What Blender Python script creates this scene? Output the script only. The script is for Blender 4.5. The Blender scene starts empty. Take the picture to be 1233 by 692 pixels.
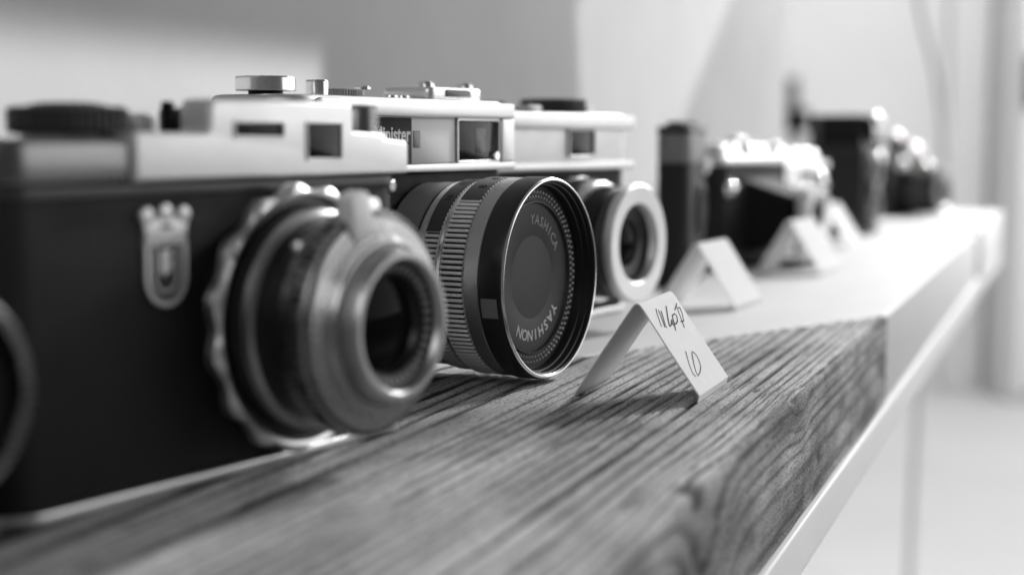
import bpy, bmesh, math, random
import numpy as np
from mathutils import Vector, Matrix

R = math.radians
MM = 0.001
random.seed(4)
scene = bpy.context.scene
col = scene.collection

# ------------------------------------------------------------------ camera
EYE = 76.0                       # mm above the plank
PITCH = math.atan((346 - 165) / 1850.0)
cam_d = bpy.data.cameras.new('camera')
cam = bpy.data.objects.new('camera', cam_d)
col.objects.link(cam)
cam.location = (0, 0, EYE * MM)
cam.rotation_euler = (math.pi / 2 - PITCH, 0, 0)
cam_d.sensor_width = 36.0
cam_d.lens = 1850.0 / 1233.0 * 36.0
cam_d.clip_start = 0.01
cam_d.clip_end = 50.0
cam_d.dof.use_dof = True
cam_d.dof.focus_distance = 0.463
cam_d.dof.aperture_fstop = 6.8
cam_d.dof.aperture_blades = 0
scene.camera = cam

# ------------------------------------------------------------------ light
world = bpy.data.worlds.new('World')
scene.world = world
world.use_nodes = True
wb = world.node_tree.nodes['Background']
wb.inputs['Color'].default_value = (1, 1, 1, 1)
wb.inputs['Strength'].default_value = 0.10

def area_lamp(name, loc, target, sx, sy, power, spread=180, up=(0, 0, 1)):
    d = bpy.data.lights.new(name, 'AREA')
    d.shape = 'RECTANGLE'; d.size = sx; d.size_y = sy
    d.energy = power; d.spread = R(spread)
    o = bpy.data.objects.new(name, d); col.objects.link(o)
    z = (Vector(loc) - Vector(target)).normalized()
    x = Vector(up).cross(z).normalized(); y = z.cross(x)
    m = Matrix((x, y, z)).transposed().to_4x4(); m.translation = Vector(loc)
    o.matrix_world = m
    return o

# tall window on the right hand side of the room, and a roof light above the far shelf
area_lamp('window_light', (2.5, 2.4, 0.75), (0.2, 2.4, 0.0), 5.2, 1.9, 52)
area_lamp('sky_light', (1.06, 1.95, 0.98), (0.12, 0.60, 0.0), 0.2, 0.2, 30)
area_lamp('far_room_fill', (0.9, 2.7, 2.2), (1.1, 4.2, 0.1), 1.6, 1.6, 56)  # unseen fill lamp added to brighten the far wall and floor
area_lamp('rear_fill', (-0.35, -0.95, 0.95), (0.0, 0.45, 0.02), 0.6, 0.8, 5.0)  # unseen fill lamp added behind the viewer to brighten the lens rings

scene.view_settings.view_transform = 'Standard'
scene.view_settings.look = 'None'
scene.view_settings.exposure = 0.0
scene.view_settings.gamma = 1.0
scene.view_settings.use_curve_mapping = False
scene.cycles.use_denoising = True
scene.cycles.max_bounces = 8
scene.cycles.caustics_reflective = False
scene.cycles.caustics_refractive = False
scene.cycles.use_light_tree = False

# ------------------------------------------------------------------ materials
def g(v): return (v, v, v, 1)

def mat(name, base, rough=0.5, metal=0.0, spec=0.5, bump=0.0, bscale=800.0, var=0.0, vscale=60.0, rvar=0.0, coat=0.0, stretch=None):
    m = bpy.data.materials.new(name); m.use_nodes = True
    nt = m.node_tree; b = nt.nodes['Principled BSDF']
    b.inputs['Base Color'].default_value = g(base)
    b.inputs['Roughness'].default_value = rough
    b.inputs['Metallic'].default_value = metal
    b.inputs['Specular IOR Level'].default_value = spec
    b.inputs['Coat Weight'].default_value = coat
    tc = nt.nodes.new('ShaderNodeTexCoord')
    src = tc.outputs['Object']
    if stretch:
        mp = nt.nodes.new('ShaderNodeMapping'); mp.inputs['Scale'].default_value = stretch
        nt.links.new(src, mp.inputs['Vector']); src = mp.outputs['Vector']
    if var > 0 or rvar > 0:
        n = nt.nodes.new('ShaderNodeTexNoise'); n.inputs['Scale'].default_value = vscale
        n.inputs['Detail'].default_value = 6; n.inputs['Roughness'].default_value = 0.65
        nt.links.new(src, n.inputs['Vector'])
        if var > 0:
            mr = nt.nodes.new('ShaderNodeMapRange')
            mr.inputs['From Min'].default_value = 0.25; mr.inputs['From Max'].default_value = 0.75
            mr.inputs['To Min'].default_value = base * (1 - var); mr.inputs['To Max'].default_value = min(1, base * (1 + var))
            nt.links.new(n.outputs['Fac'], mr.inputs['Value']); nt.links.new(mr.outputs['Result'], b.inputs['Base Color'])
        if rvar > 0:
            mr = nt.nodes.new('ShaderNodeMapRange')
            mr.inputs['From Min'].default_value = 0.25; mr.inputs['From Max'].default_value = 0.75
            mr.inputs['To Min'].default_value = max(0.02, rough - rvar); mr.inputs['To Max'].default_value = rough + rvar
            nt.links.new(n.outputs['Fac'], mr.inputs['Value']); nt.links.new(mr.outputs['Result'], b.inputs['Roughness'])
    if bump > 0:
        n = nt.nodes.new('ShaderNodeTexNoise'); n.inputs['Scale'].default_value = bscale
        n.inputs['Detail'].default_value = 3
        nt.links.new(src, n.inputs['Vector'])
        bp = nt.nodes.new('ShaderNodeBump'); bp.inputs['Strength'].default_value = bump; bp.inputs['Distance'].default_value = 0.0004
        nt.links.new(n.outputs['Fac'], bp.inputs['Height']); nt.links.new(bp.outputs['Normal'], b.inputs['Normal'])
    return m

M = dict(
    satin=mat('satin_chrome', 0.78, 0.36, 1.0, rvar=0.06, vscale=90, bump=0.08, bscale=2500),
    satin_dark=mat('satin_steel', 0.36, 0.34, 1.0, rvar=0.06, vscale=120, bump=0.05, bscale=2500),
    alu=mat('blasted_aluminium', 0.70, 0.52, 1.0, rvar=0.05, vscale=60, bump=0.1, bscale=3500),
    alu_soft=mat('pearl_aluminium', 0.63, 0.50, 1.0, rvar=0.06, vscale=70, bump=0.12, bscale=3500),
    knurled=mat('knurled_silver', 0.86, 0.38, 0.25, 0.6, rvar=0.05, vscale=200),
    ringsteel=mat('ring_steel', 0.42, 0.36, 1.0, bump=0.04, bscale=2500),
    coversteel=mat('cover_steel', 0.22, 0.3, 1.0, rvar=0.05, vscale=100),
    leverwhite=mat('white_lever', 0.85, 0.4),
    mirror=mat('bright_chrome', 0.9, 0.03, 1.0),
    cablegrey=mat('cable_sheath', 0.55, 0.6),
    chrome=mat('polished_chrome', 0.82, 0.2, 1.0, rvar=0.05, vscale=150),
    leather=mat('black_leatherette', 0.016, 0.62, 0.0, 0.22, bump=0.5, bscale=1400, rvar=0.08, vscale=90),
    black=mat('black_enamel', 0.012, 0.32, 0.0, 0.4, rvar=0.06, vscale=200),
    mattblack=mat('matt_black', 0.010, 0.6, 0.0, 0.12),
    shutter=mat('brushed_steel', 0.31, 0.26, 1.0, rvar=0.08, vscale=220, bump=0.06, bscale=2500),
    grey=mat('grey_enamel', 0.16, 0.45, 0.0, 0.4, var=0.1, vscale=200),
    darkgrey=mat('dark_anodised', 0.035, 0.38, 0.0, 0.5, rvar=0.05, vscale=200),
    glass=mat('coated_glass', 0.006, 0.05, 0.0, 0.03),
    winglass=mat('finder_glass', 0.014, 0.12, 0.0, 0.14, var=0.6, vscale=140),
    frost=mat('frosted_plastic', 0.66, 0.35, 0.0, 0.4),
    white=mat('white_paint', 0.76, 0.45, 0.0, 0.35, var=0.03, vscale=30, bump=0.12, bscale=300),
    ink_white=mat('white_engraving', 0.72, 0.6),
    ink_grey=mat('worn_engraving', 0.30, 0.6),
    ink=mat('pen_ink', 0.03, 0.7, 0.0, 0.1),
    paper=mat('card_paper', 0.82, 0.85, 0.0, 0.1, var=0.04, vscale=200, bump=0.06, bscale=1500),
    plaster=mat('wall_plaster', 0.35, 0.9, 0.0, 0.1, var=0.05, vscale=14),
    farwhite=mat('far_wall_paint', 0.80, 0.7, 0.0, 0.2, var=0.04, vscale=3),
    fargrey=mat('far_cupboard_paint', 0.80, 0.6, 0.0, 0.2, var=0.05, vscale=3),
    floor=mat('pale_floor', 0.62, 0.55, 0.0, 0.3, var=0.06, vscale=2.5),
)

# ------------------------------------------------------------------ helpers
def tag(o, label, cat, group=None, kind=None):
    if label: o['label'] = label
    if cat: o['category'] = cat
    if group: o['group'] = group
    if kind: o['kind'] = kind
    return o

def thing(name, label, cat, loc=(0, 0, 0), rz=0.0, group=None):
    o = bpy.data.objects.new(name, None); col.objects.link(o)
    o.empty_display_size = 0.01
    o.location = [c * MM for c in loc]; o.rotation_euler = (0, 0, rz)
    return tag(o, label, cat, group)

def link(name, me, m, parent=None, smooth=True, angle=32):
    if m is not None:
        me.materials.clear(); me.materials.append(M[m] if isinstance(m, str) else m)
    if smooth:
        me.shade_smooth(); me.set_sharp_from_angle(angle=R(angle))
    o = bpy.data.objects.new(name, me); col.objects.link(o)
    if parent is not None: o.parent = parent
    return o

def from_bm(name, bm, m, parent=None, smooth=True, angle=32, recalc=True):
    if recalc: bmesh.ops.recalc_face_normals(bm, faces=bm.faces[:])
    bmesh.ops.scale(bm, vec=(MM, MM, MM), verts=bm.verts[:])
    me = bpy.data.meshes.new(name); bm.to_mesh(me); bm.free()
    return link(name, me, m, parent, smooth, angle)

def bm_lathe(bm, prof, c=(0, 0, 0), axis='f', segs=96, a0=0.0, a1=2 * math.pi, rfun=None):
    """prof: (axial, radius). axis 'f': forward = -Y, axis 'z': up."""
    full = abs(a1 - a0 - 2 * math.pi) < 1e-6
    n = segs if full else segs + 1
    rings = []
    for (ax, r) in prof:
        if r < 1e-6:
            p = (c[0], c[1] - ax, c[2]) if axis == 'f' else (c[0], c[1], c[2] + ax)
            rings.append([bm.verts.new(p)])
            continue
        ring = []
        for i in range(n):
            a = a0 + (a1 - a0) * i / segs
            rr = r + (rfun(a, ax, r) if rfun else 0)
            x, y = rr * math.cos(a), rr * math.sin(a)
            p = (c[0] + x, c[1] - ax, c[2] + y) if axis == 'f' else (c[0] + x, c[1] + y, c[2] + ax)
            ring.append(bm.verts.new(p))
        rings.append(ring)
    for A, B in zip(rings, rings[1:]):
        for i in range(n if full else n - 1):
            j = (i + 1) % n
            if len(A) == 1 and len(B) == 1: continue
            if len(A) == 1: bm.faces.new((A[0], B[j], B[i]))
            elif len(B) == 1: bm.faces.new((A[i], A[j], B[0]))
            else: bm.faces.new((A[i], A[j], B[j], B[i]))
    return rings

def lathe(name, prof, m, parent, c=(0, 0, 0), axis='f', segs=96, rfun=None, angle=32):
    bm = bmesh.new(); bm_lathe(bm, prof, c, axis, segs, rfun=rfun)
    return from_bm(name, bm, m, parent, True, angle, False)

def ring(name, a0, a1, ro, ri, m, parent, c, axis='f', segs=96, ch=0.3):
    """a plain ring with chamfered edges between two axial stations"""
    p = [(a0, ri), (a0, ro - ch), (a0 + ch, ro), (a1 - ch, ro), (a1, ro - ch), (a1, ri), (a0, ri)]
    return lathe(name, p, m, parent, c, axis, segs)

def knurl(name, a0, a1, r, n, depth, m, parent, c, axis='f', ri=None, top=False):
    """a ring with n straight teeth"""
    ri = ri if ri is not None else r - 3
    bm = bmesh.new()
    seg = n * 6
    def rf(a, ax, rr):
        if rr < r - 0.01: return 0
        q = (a * n / (2 * math.pi)) % 1.0
        return -depth * (0, 0, 0.25, 1, 1, 0.25)[int(q * 6 + 1e-6) % 6]
    ch = 0.5
    p = [(a0, ri), (a0, r - depth - ch), (a0 + ch, r), (a1 - ch, r), (a1, r - depth - ch), (a1, ri), (a0, ri)]
    if top: p = [(a0, 0), (a0, r - depth - ch), (a0 + ch, r), (a1 - ch, r), (a1, r - depth - ch), (a1, 0)]
    bm_lathe(bm, p, c, axis, seg, rfun=rf)
    return from_bm(name, bm, m, parent, True, 25, False)

def rrect(w, d, r, n=10, cx=0, cy=0):
    r = min(r, w / 2 - 1e-3, d / 2 - 1e-3)
    pts = []
    for (sx, sy, a) in ((1, 1, 0), (-1, 1, 90), (-1, -1, 180), (1, -1, 270)):
        for i in range(n + 1):
            t = R(a + 90 * i / n)
            pts.append((cx + sx * (w / 2 - r) + r * math.cos(t), cy + sy * (d / 2 - r) + r * math.sin(t)))
    return pts

def offset_pts(pts, o):
    n = len(pts); out = []
    area = sum(pts[i][0] * pts[(i + 1) % n][1] - pts[(i + 1) % n][0] * pts[i][1] for i in range(n))
    s = 1 if area > 0 else -1
    for i in range(n):
        a, b, c = Vector(pts[i - 1]), Vector(pts[i]), Vector(pts[(i + 1) % n])
        e1, e2 = b - a, c - b
        if e1.length < 1e-9: e1 = e2
        if e2.length < 1e-9: e2 = e1
        n1 = Vector((e1.y, -e1.x)).normalized() * s; n2 = Vector((e2.y, -e2.x)).normalized() * s
        k = n1 + n2; k = k / max(0.35, 1 + n1.dot(n2))
        out.append((b.x + k.x * o, b.y + k.y * o))
    return out

def prism_bm(bm, pts, h0, h1, plane='xy', bev=0.6, steps=3, bev0=None):
    """outline pts extruded h0..h1; plane 'xy': height = z, plane 'xz': height = -y (forward)"""
    bev0 = bev if bev0 is None else bev0
    lay = []
    if bev0 > 0:
        for i in range(steps + 1):
            t = R(90 * i / steps); lay.append((h0 + bev0 * (1 - math.sin(t)), -bev0 * (1 - math.cos(t))))
        lay.reverse(); lay = [(h0 + bev0 * (1 - math.cos(R(90 * i / steps))), -bev0 * (1 - math.sin(R(90 * i / steps)))) for i in range(steps + 1)]
    else: lay.append((h0, 0))
    if bev > 0:
        lay += [(h1 - bev * (1 - math.sin(R(90 * i / steps))), -bev * (1 - math.cos(R(90 * i / steps)))) for i in range(steps + 1)]
    else: lay.append((h1, 0))
    rings = []
    for (h, o) in lay:
        q = offset_pts(pts, o) if o else pts
        rings.append([bm.verts.new((x, y, h) if plane == 'xy' else (x, -h, y)) for (x, y) in q])
    n = len(pts)
    for A, B in zip(rings, rings[1:]):
        for i in range(n):
            j = (i + 1) % n; bm.faces.new((A[i], A[j], B[j], B[i]))
    bm.faces.new(rings[0]); bm.faces.new(rings[-1])

def prism(name, pts, h0, h1, m, parent, plane='xy', bev=0.6, steps=3, bev0=None, angle=32):
    bm = bmesh.new(); prism_bm(bm, pts, h0, h1, plane, bev, steps, bev0)
    return from_bm(name, bm, m, parent, True, angle)

def box(name, x0, x1, y0, y1, z0, z1, m, parent, bev=0.4):
    """front view box: x, forward depth (y0..y1 forward), z"""
    return prism(name, rrect(x1 - x0, z1 - z0, bev + 0.01, 2, (x0 + x1) / 2, (z0 + z1) / 2), y0, y1, m, parent, 'xz', min(bev, abs(y1 - y0) * 0.45), 2)

def frame(name, x0, x1, z0, z1, w, y0, y1, m, parent):
    """a flat rectangular bezel of width w round an opening"""
    bm = bmesh.new()
    o = rrect(x1 - x0 + 2 * w, z1 - z0 + 2 * w, 0.5 + w * 0.5, 3, (x0 + x1) / 2, (z0 + z1) / 2)
    i_ = rrect(x1 - x0, z1 - z0, 0.5, 3, (x0 + x1) / 2, (z0 + z1) / 2)
    loops = []
    for (pts, h) in ((o, y0), (o, y1 - 0.15), (offset_pts(o, -0.15), y1), (offset_pts(i_, 0.15), y1), (i_, y1 - 0.15), (i_, y0)):
        loops.append([bm.verts.new((x, -h, z)) for (x, z) in pts])
    for A, B in zip(loops, loops[1:] + loops[:1]):
        for k in range(len(A)):
            j = (k + 1) % len(A); bm.faces.new((A[k], A[j], B[j], B[k]))
    return from_bm(name, bm, m, parent)

def text_mesh(body, size, offset=0.0, sx=1.0):
    cu = bpy.data.curves.new('t', 'FONT'); cu.body = body; cu.size = size
    cu.offset = offset; cu.extrude = 0.04; cu.resolution_u = 3
    ob = bpy.data.objects.new('t', cu); col.objects.link(ob)
    dg = bpy.context.evaluated_depsgraph_get()
    ev = ob.evaluated_get(dg); me = ev.to_mesh()
    vs = [(v.co.x * sx, v.co.y, v.co.z) for v in me.vertices]; fs = [tuple(p.vertices) for p in me.polygons]
    ev.to_mesh_clear(); bpy.data.objects.remove(ob); bpy.data.curves.remove(cu)
    return vs, fs

def add_mesh(bm, vs, fs, fn):
    nv = [bm.verts.new(fn(v)) for v in vs]
    for f in fs:
        try: bm.faces.new([nv[i] for i in f])
        except ValueError: pass

def ring_text(bm, body, r, a_start, a_end, c, ax, size, offset=0.0):
    """letters clockwise on a dial facing forward, tops outward; angles in degrees"""
    n = len(body)
    for k, ch in enumerate(body):
        a = R(a_start + (a_end - a_start) * (k + 0.5) / n)
        vs, fs = text_mesh(ch, size, offset)
        xs = [v[0] for v in vs]; mx = (min(xs) + max(xs)) / 2
        er = (math.cos(a), math.sin(a)); et = (math.sin(a), -math.cos(a))
        def fn(v, er=er, et=et, mx=mx):
            u, w = v[0] - mx, v[1] + r
            return (c[0] + et[0] * u + er[0] * w, c[1] - ax - v[2] - 0.02, c[2] + et[1] * u + er[1] * w)
        add_mesh(bm, vs, fs, fn)

def stroke_bm(bm, pts, w, h, fn):
    """a flat pen stroke of width w and thickness h; pts 2D; fn maps (a, b, height)"""
    dens = []
    for p, q in zip(pts, pts[1:]):
        for k in range(3): dens.append((p[0] + (q[0] - p[0]) * k / 3, p[1] + (q[1] - p[1]) * k / 3))
    dens.append(pts[-1])
    L = []
    for i, p in enumerate(dens):
        a = dens[max(0, i - 1)]; b = dens[min(len(dens) - 1, i + 1)]
        d = Vector((b[0] - a[0], b[1] - a[1])); d = d.normalized() if d.length > 1e-9 else Vector((1, 0))
        nrm = (-d.y * w / 2, d.x * w / 2)
        L.append([bm.verts.new(fn(p[0] + s * nrm[0], p[1] + s * nrm[1], hh)) for s, hh in ((1, 0), (1, h), (-1, h), (-1, 0))])
    for A, B in zip(L, L[1:]):
        for k in range(4): bm.faces.new((A[k], A[(k + 1) % 4], B[(k + 1) % 4], B[k]))
    bm.faces.new(L[0]); bm.faces.new(L[-1])

# ------------------------------------------------------------------ shelf frame of reference
TH = R(20.23)
E0 = np.array([79.1, 433.4])
SD = np.array([math.sin(TH), math.cos(TH)])        # along the shelf, away from the viewer
TD = np.array([-math.cos(TH), math.sin(TH)])       # from the open edge towards the wall
def shelf(s, t): return E0 + SD * s + TD * t
S_END0, CUT = 240.4, 1.945                          # slanting far end of the wooden plank, cut along the edge of the sunlight
WIDTH = 218.0
THICK = 38.0

def vnoise(x, y, z, seed=0):
    xi, yi, zi = np.floor(x).astype(np.int64), np.floor(y).astype(np.int64), np.floor(z).astype(np.int64)
    fx, fy, fz = x - xi, y - yi, z - zi
    fx, fy, fz = [f * f * (3 - 2 * f) for f in (fx, fy, fz)]
    def h(a, b, c):
        n = (a * 374761393 + b * 668265263 + c * 2147483647 + seed * 144665) & 0x7fffffff
        n = ((n ^ (n >> 13)) * 1274126177) & 0x7fffffff
        return ((n ^ (n >> 16)) & 0xffff) / 65535.0
    r = 0
    for dx in (0, 1):
        for dy in (0, 1):
            for dz in (0, 1):
                w = (fx if dx else 1 - fx) * (fy if dy else 1 - fy) * (fz if dz else 1 - fz)
                r = r + w * h(xi + dx, yi + dy, zi + dz)
    return r * 2 - 1

def wood_fields(s, t, z):
    """growth ring furrow (0..1) and stain (0..1) at plank coordinates in mm"""
    warp = 2.4 * vnoise(s / 420, t / 60, z / 60, 1) + 0.45 * vnoise(s / 160, t / 12, z / 12, 2) + 0.16 * vnoise(s / 30, t / 3, z / 3, 3)
    r = np.sqrt((t - 150) ** 2 + (z + 110) ** 2) + warp
    for (ks, kt, kz, amp, rad) in ((-104, 0, -22, 9, 16), (22, 0, -8, 2.0, 9)):
        d2 = ((s - ks) / 1.5) ** 2 + (t - kt) ** 2 + (z - kz) ** 2
        r = r + amp * np.exp(-d2 / (rad * rad))
    per = 3.1
    q = r / per + 0.8 * vnoise(r / 7, r * 0, r * 0, 5)
    f = q - np.floor(q); idx = np.floor(q)
    strength = np.clip(0.92 + 0.4 * vnoise(idx * 1.37, idx * 0, s / 80, 7), 0.35, 1) * np.clip(0.95 + 0.45 * vnoise(s / 14, t / 1.3, z / 1.3, 8), 0.3, 1.15)
    wid = 0.18 + 0.07 * vnoise(idx * 2.11, idx * 0, s / 90, 17)
    furrow = np.exp(-np.abs((f - 0.5) / wid) ** 2.6) * strength
    q2 = r / 0.83; f2 = q2 - np.floor(q2)
    furrow = np.maximum(furrow, 0.38 * np.exp(-((f2 - 0.5) / 0.22) ** 2) * np.clip(vnoise(np.floor(q2) * 1.7, s / 25, s * 0, 18) + 0.3, 0, 1))
    # short cracks, pores running along the fibre
    pores = vnoise(s / 13, t / 0.7, z / 0.7, 9)
    furrow = np.clip(furrow + 1.1 * np.clip(pores - 0.5, 0, 1), 0, 1)
    stain = 0.56 + 0.5 * (0.5 * vnoise(s / 60, t / 28, z / 18, 11) + 0.4 * vnoise(s / 18, t / 9, z / 9, 12) + 0.16 * vnoise(s / 7, t / 3, z / 3, 13))
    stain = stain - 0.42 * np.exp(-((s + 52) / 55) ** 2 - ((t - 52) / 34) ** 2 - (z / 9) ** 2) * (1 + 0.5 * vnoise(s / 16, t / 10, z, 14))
    return furrow, np.clip(stain, 0, 1)

def wood_material():
    m = bpy.data.materials.new('weathered_softwood'); m.use_nodes = True
    nt = m.node_tree; b = nt.nodes['Principled BSDF']
    b.inputs['Roughness'].default_value = 0.72; b.inputs['Specular IOR Level'].default_value = 0.12
    at = nt.nodes.new('ShaderNodeAttribute'); at.attribute_name = 'furrow'
    st = nt.nodes.new('ShaderNodeAttribute'); st.attribute_name = 'stain'
    kn = nt.nodes.new('ShaderNodeAttribute'); kn.attribute_name = 'knot'
    tc = nt.nodes.new('ShaderNodeTexCoord')
    mp = nt.nodes.new('ShaderNodeMapping'); mp.inputs['Scale'].default_value = (1.0, 0.045, 1.0)
    nt.links.new(tc.outputs['Object'], mp.inputs['Vector'])
    fib = nt.nodes.new('ShaderNodeTexNoise'); fib.inputs['Scale'].default_value = 1500; fib.inputs['Detail'].default_value = 4
    nt.links.new(mp.outputs['Vector'], fib.inputs['Vector'])
    spk = nt.nodes.new('ShaderNodeTexNoise'); spk.inputs['Scale'].default_value = 900; spk.inputs['Detail'].default_value = 5
    nt.links.new(tc.outputs['Object'], spk.inputs['Vector'])
    def math_(op, a, bb, clamp=False):
        n = nt.nodes.new('ShaderNodeMath'); n.operation = op; n.use_clamp = clamp
        for i, v in enumerate((a, bb)):
            if isinstance(v, (int, float)): n.inputs[i].default_value = v
            else: nt.links.new(v, n.inputs[i])
        return n.outputs[0]
    fb = math_('MULTIPLY', math_('SUBTRACT', fib.outputs['Fac'], 0.5), 0.5)
    sp = math_('MULTIPLY', math_('SUBTRACT', spk.outputs['Fac'], 0.5), 0.5)
    base = math_('ADD', math_('MULTIPLY', st.outputs['Fac'], 0.60), 0.17)
    base = math_('ADD', base, math_('ADD', math_('MULTIPLY', fb, 0.5), math_('MULTIPLY', sp, 0.5)))
    dark = math_('SUBTRACT', 1.0, math_('MULTIPLY', at.outputs['Fac'], 0.98))
    mp2 = nt.nodes.new('ShaderNodeMapping'); mp2.inputs['Scale'].default_value = (1.0, 0.22, 1.0)
    nt.links.new(tc.outputs['Object'], mp2.inputs['Vector'])
    pit = nt.nodes.new('ShaderNodeTexNoise'); pit.inputs['Scale'].default_value = 1900; pit.inputs['Detail'].default_value = 3
    nt.links.new(mp2.outputs['Vector'], pit.inputs['Vector'])
    pr = nt.nodes.new('ShaderNodeMapRange'); pr.interpolation_type = 'SMOOTHSTEP'
    pr.inputs['From Min'].default_value = 0.52; pr.inputs['From Max'].default_value = 0.66; pr.inputs['To Min'].default_value = 1.0; pr.inputs['To Max'].default_value = 0.42
    nt.links.new(pit.outputs['Fac'], pr.inputs['Value'])
    colr = math_('MULTIPLY', math_('MULTIPLY', base, dark), pr.outputs['Result'])
    colr = math_('MULTIPLY', colr, math_('SUBTRACT', 1.0, math_('MULTIPLY', kn.outputs['Fac'], 0.88)))
    colr = math_('MAXIMUM', colr, 0.012)
    cb = nt.nodes.new('ShaderNodeCombineColor')
    for i in range(3): nt.links.new(colr, cb.inputs[i])
    nt.links.new(cb.outputs[0], b.inputs['Base Color'])
    bp = nt.nodes.new('ShaderNodeBump'); bp.inputs['Strength'].default_value = 0.55; bp.inputs['Distance'].default_value = 0.0004
    nt.links.new(math_('ADD', fib.outputs['Fac'], math_('ADD', math_('MULTIPLY', spk.outputs['Fac'], 0.6), math_('MULTIPLY', pr.outputs['Result'], 0.8))), bp.inputs['Height'])
    nt.links.new(bp.outputs['Normal'], b.inputs['Normal'])
    return m

def build_plank():
    # cross section: lower right corner, up the open side, over the worn edge, across the top to the wall
    sec = []
    for z in np.linspace(-THICK, -2.6, 62): sec.append((0.0, z, 1.0, 0.0))
    for k in range(1, 9):
        a = R(90 * k / 8); sec.append((2.4 * (1 - math.cos(a)), -2.4 * (1 - math.sin(a)), math.cos(a), math.sin(a)))
    for t in np.concatenate([np.arange(2.9, 95, 0.27), np.arange(95, 130, 0.6)]): sec.append((t, 0.0, 0.0, 1.0))
    for t in np.linspace(130.5, WIDTH, 60): sec.append((t, 0.0, 0.0, 1.0))
    sec = np.array(sec)
    S0 = -330.0
    ns = 230
    tt, zz = sec[:, 0], sec[:, 1]
    send = S_END0 - CUT * tt
    # rows are denser where the picture is sharp
    q = np.linspace(0, 1, ns)
    T = np.broadcast_to(tt, (ns, len(tt))); Z = np.broadcast_to(zz, (ns, len(zz)))
    lin = np.linspace(S0, S_END0, ns)
    # rows follow the plank, squeezed near the slanting end
    S = S0 + q[:, None] * (send - S0)[None, :]
    fur, stn = wood_fields(S, T, Z)
    knot = np.zeros_like(fur)
    for (ks, kt, kz, ra, rb, am) in ((-112, 1.5, -1.5, 6.0, 4.6, 1.0), (-104, 0, -21, 4.5, 3.0, 0.55), (12, 1.0, -1.0, 6.0, 1.2, 0.9), (22, 14, 0, 3.0, 1.0, 0.8), (58, 0, -27, 3, 2.4, .7),
                                 (-3, 62, 0, 3.4, 1.1, 1.0), (120, 0, -22, 5, 1.0, 0.6)):
        d2 = ((S - ks) / ra) ** 2 + ((T - kt) / rb) ** 2 + ((Z - kz) / rb) ** 2
        knot = np.maximum(knot, am * np.exp(-d2 ** 2))
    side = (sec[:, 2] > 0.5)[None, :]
    saw = np.clip(vnoise(S / 7, T * 0, Z / 30, 21) - 0.4, 0, 1) * side
    dep = 0.7 * fur + 0.9 * knot + 0.15 * saw
    wob = 0.35 * vnoise(S / 90, T / 60, Z / 60, 31) + 0.12 * vnoise(S / 25, T / 20, Z / 20, 32)
    edge = np.exp(-((T + (0 - Z)) / 4.0) ** 2) * np.clip(vnoise(S / 17, S * 0, S * 0, 41) + 0.5 * vnoise(S / 5, S * 0, S * 0, 42), -0.3, 1) * 0.9
    top_only = np.where(side, 0, 1)
    dep = dep + edge + np.where(side, wob, 0)
    NT, NZ = sec[:, 2][None, :], sec[:, 3][None, :]
    T2 = T + NT * dep
    Z2 = Z - NZ * dep
    P = E0[None, None, :] + SD[None, None, :] * S[..., None] + TD[None, None, :] * T2[..., None]
    m = len(tt)
    # local frame: x across, y along, z up with the origin at the edge point
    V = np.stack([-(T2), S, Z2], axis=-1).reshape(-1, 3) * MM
    V = list(map(tuple, V))
    F = []
    for i in range(ns - 1):
        for j in range(m - 1):
            a = i * m + j; F.append((a, a + m, a + m + 1, a + 1))
    nb = len(V)
    # back lower corner line to close the section
    for i in range(ns):
        V.append((-WIDTH * MM, S[i, -1] * MM, -THICK * MM))
    for i in range(ns - 1):
        a = i * m + m - 1; F.append((a, a + m, nb + i + 1, nb + i))
        a = i * m; F.append((nb + i, nb + i + 1, a + m, a))
    F.append(tuple([nb] + [0 * m + j for j in range(m)]))
    F.append(tuple([nb + ns - 1] + [(ns - 1) * m + j for j in range(m - 1, -1, -1)]))
    me = bpy.data.meshes.new('wooden_plank'); me.from_pydata(V, [], F); me.update()
    ext = np.zeros(ns)
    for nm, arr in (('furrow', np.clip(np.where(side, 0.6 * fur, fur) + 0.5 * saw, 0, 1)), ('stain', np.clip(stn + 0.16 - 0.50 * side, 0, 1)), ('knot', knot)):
        at = me.attributes.new(nm, 'FLOAT', 'POINT')
        at.data.foreach_set('value', np.concatenate([arr.reshape(-1), ext]).astype(np.float32))
    bm = bmesh.new(); bm.from_mesh(me); bmesh.ops.recalc_face_normals(bm, faces=bm.faces[:]); bm.to_mesh(me); bm.free()
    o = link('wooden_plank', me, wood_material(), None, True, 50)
    o.location = (E0[0] * MM, E0[1] * MM, 0); o.rotation_euler = (0, 0, -TH)
    tag(o, 'weathered wooden plank with furrowed grain and a slanting far end where the sunlit part starts, under the front cameras', 'plank')
    return o

build_plank()

def shelf_slab(name, pts, z0, z1, m, label, cat, bev=1.2):
    """pts in (s, t) shelf coordinates"""
    bm = bmesh.new()
    prism_bm(bm, [(-t, s) for (s, t) in pts], z0, z1, 'xy', bev, 3)
    o = from_bm(name, bm, m)
    o.location = (E0[0] * MM, E0[1] * MM, 0); o.rotation_euler = (0, 0, -TH)
    return tag(o, label, cat)

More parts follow.
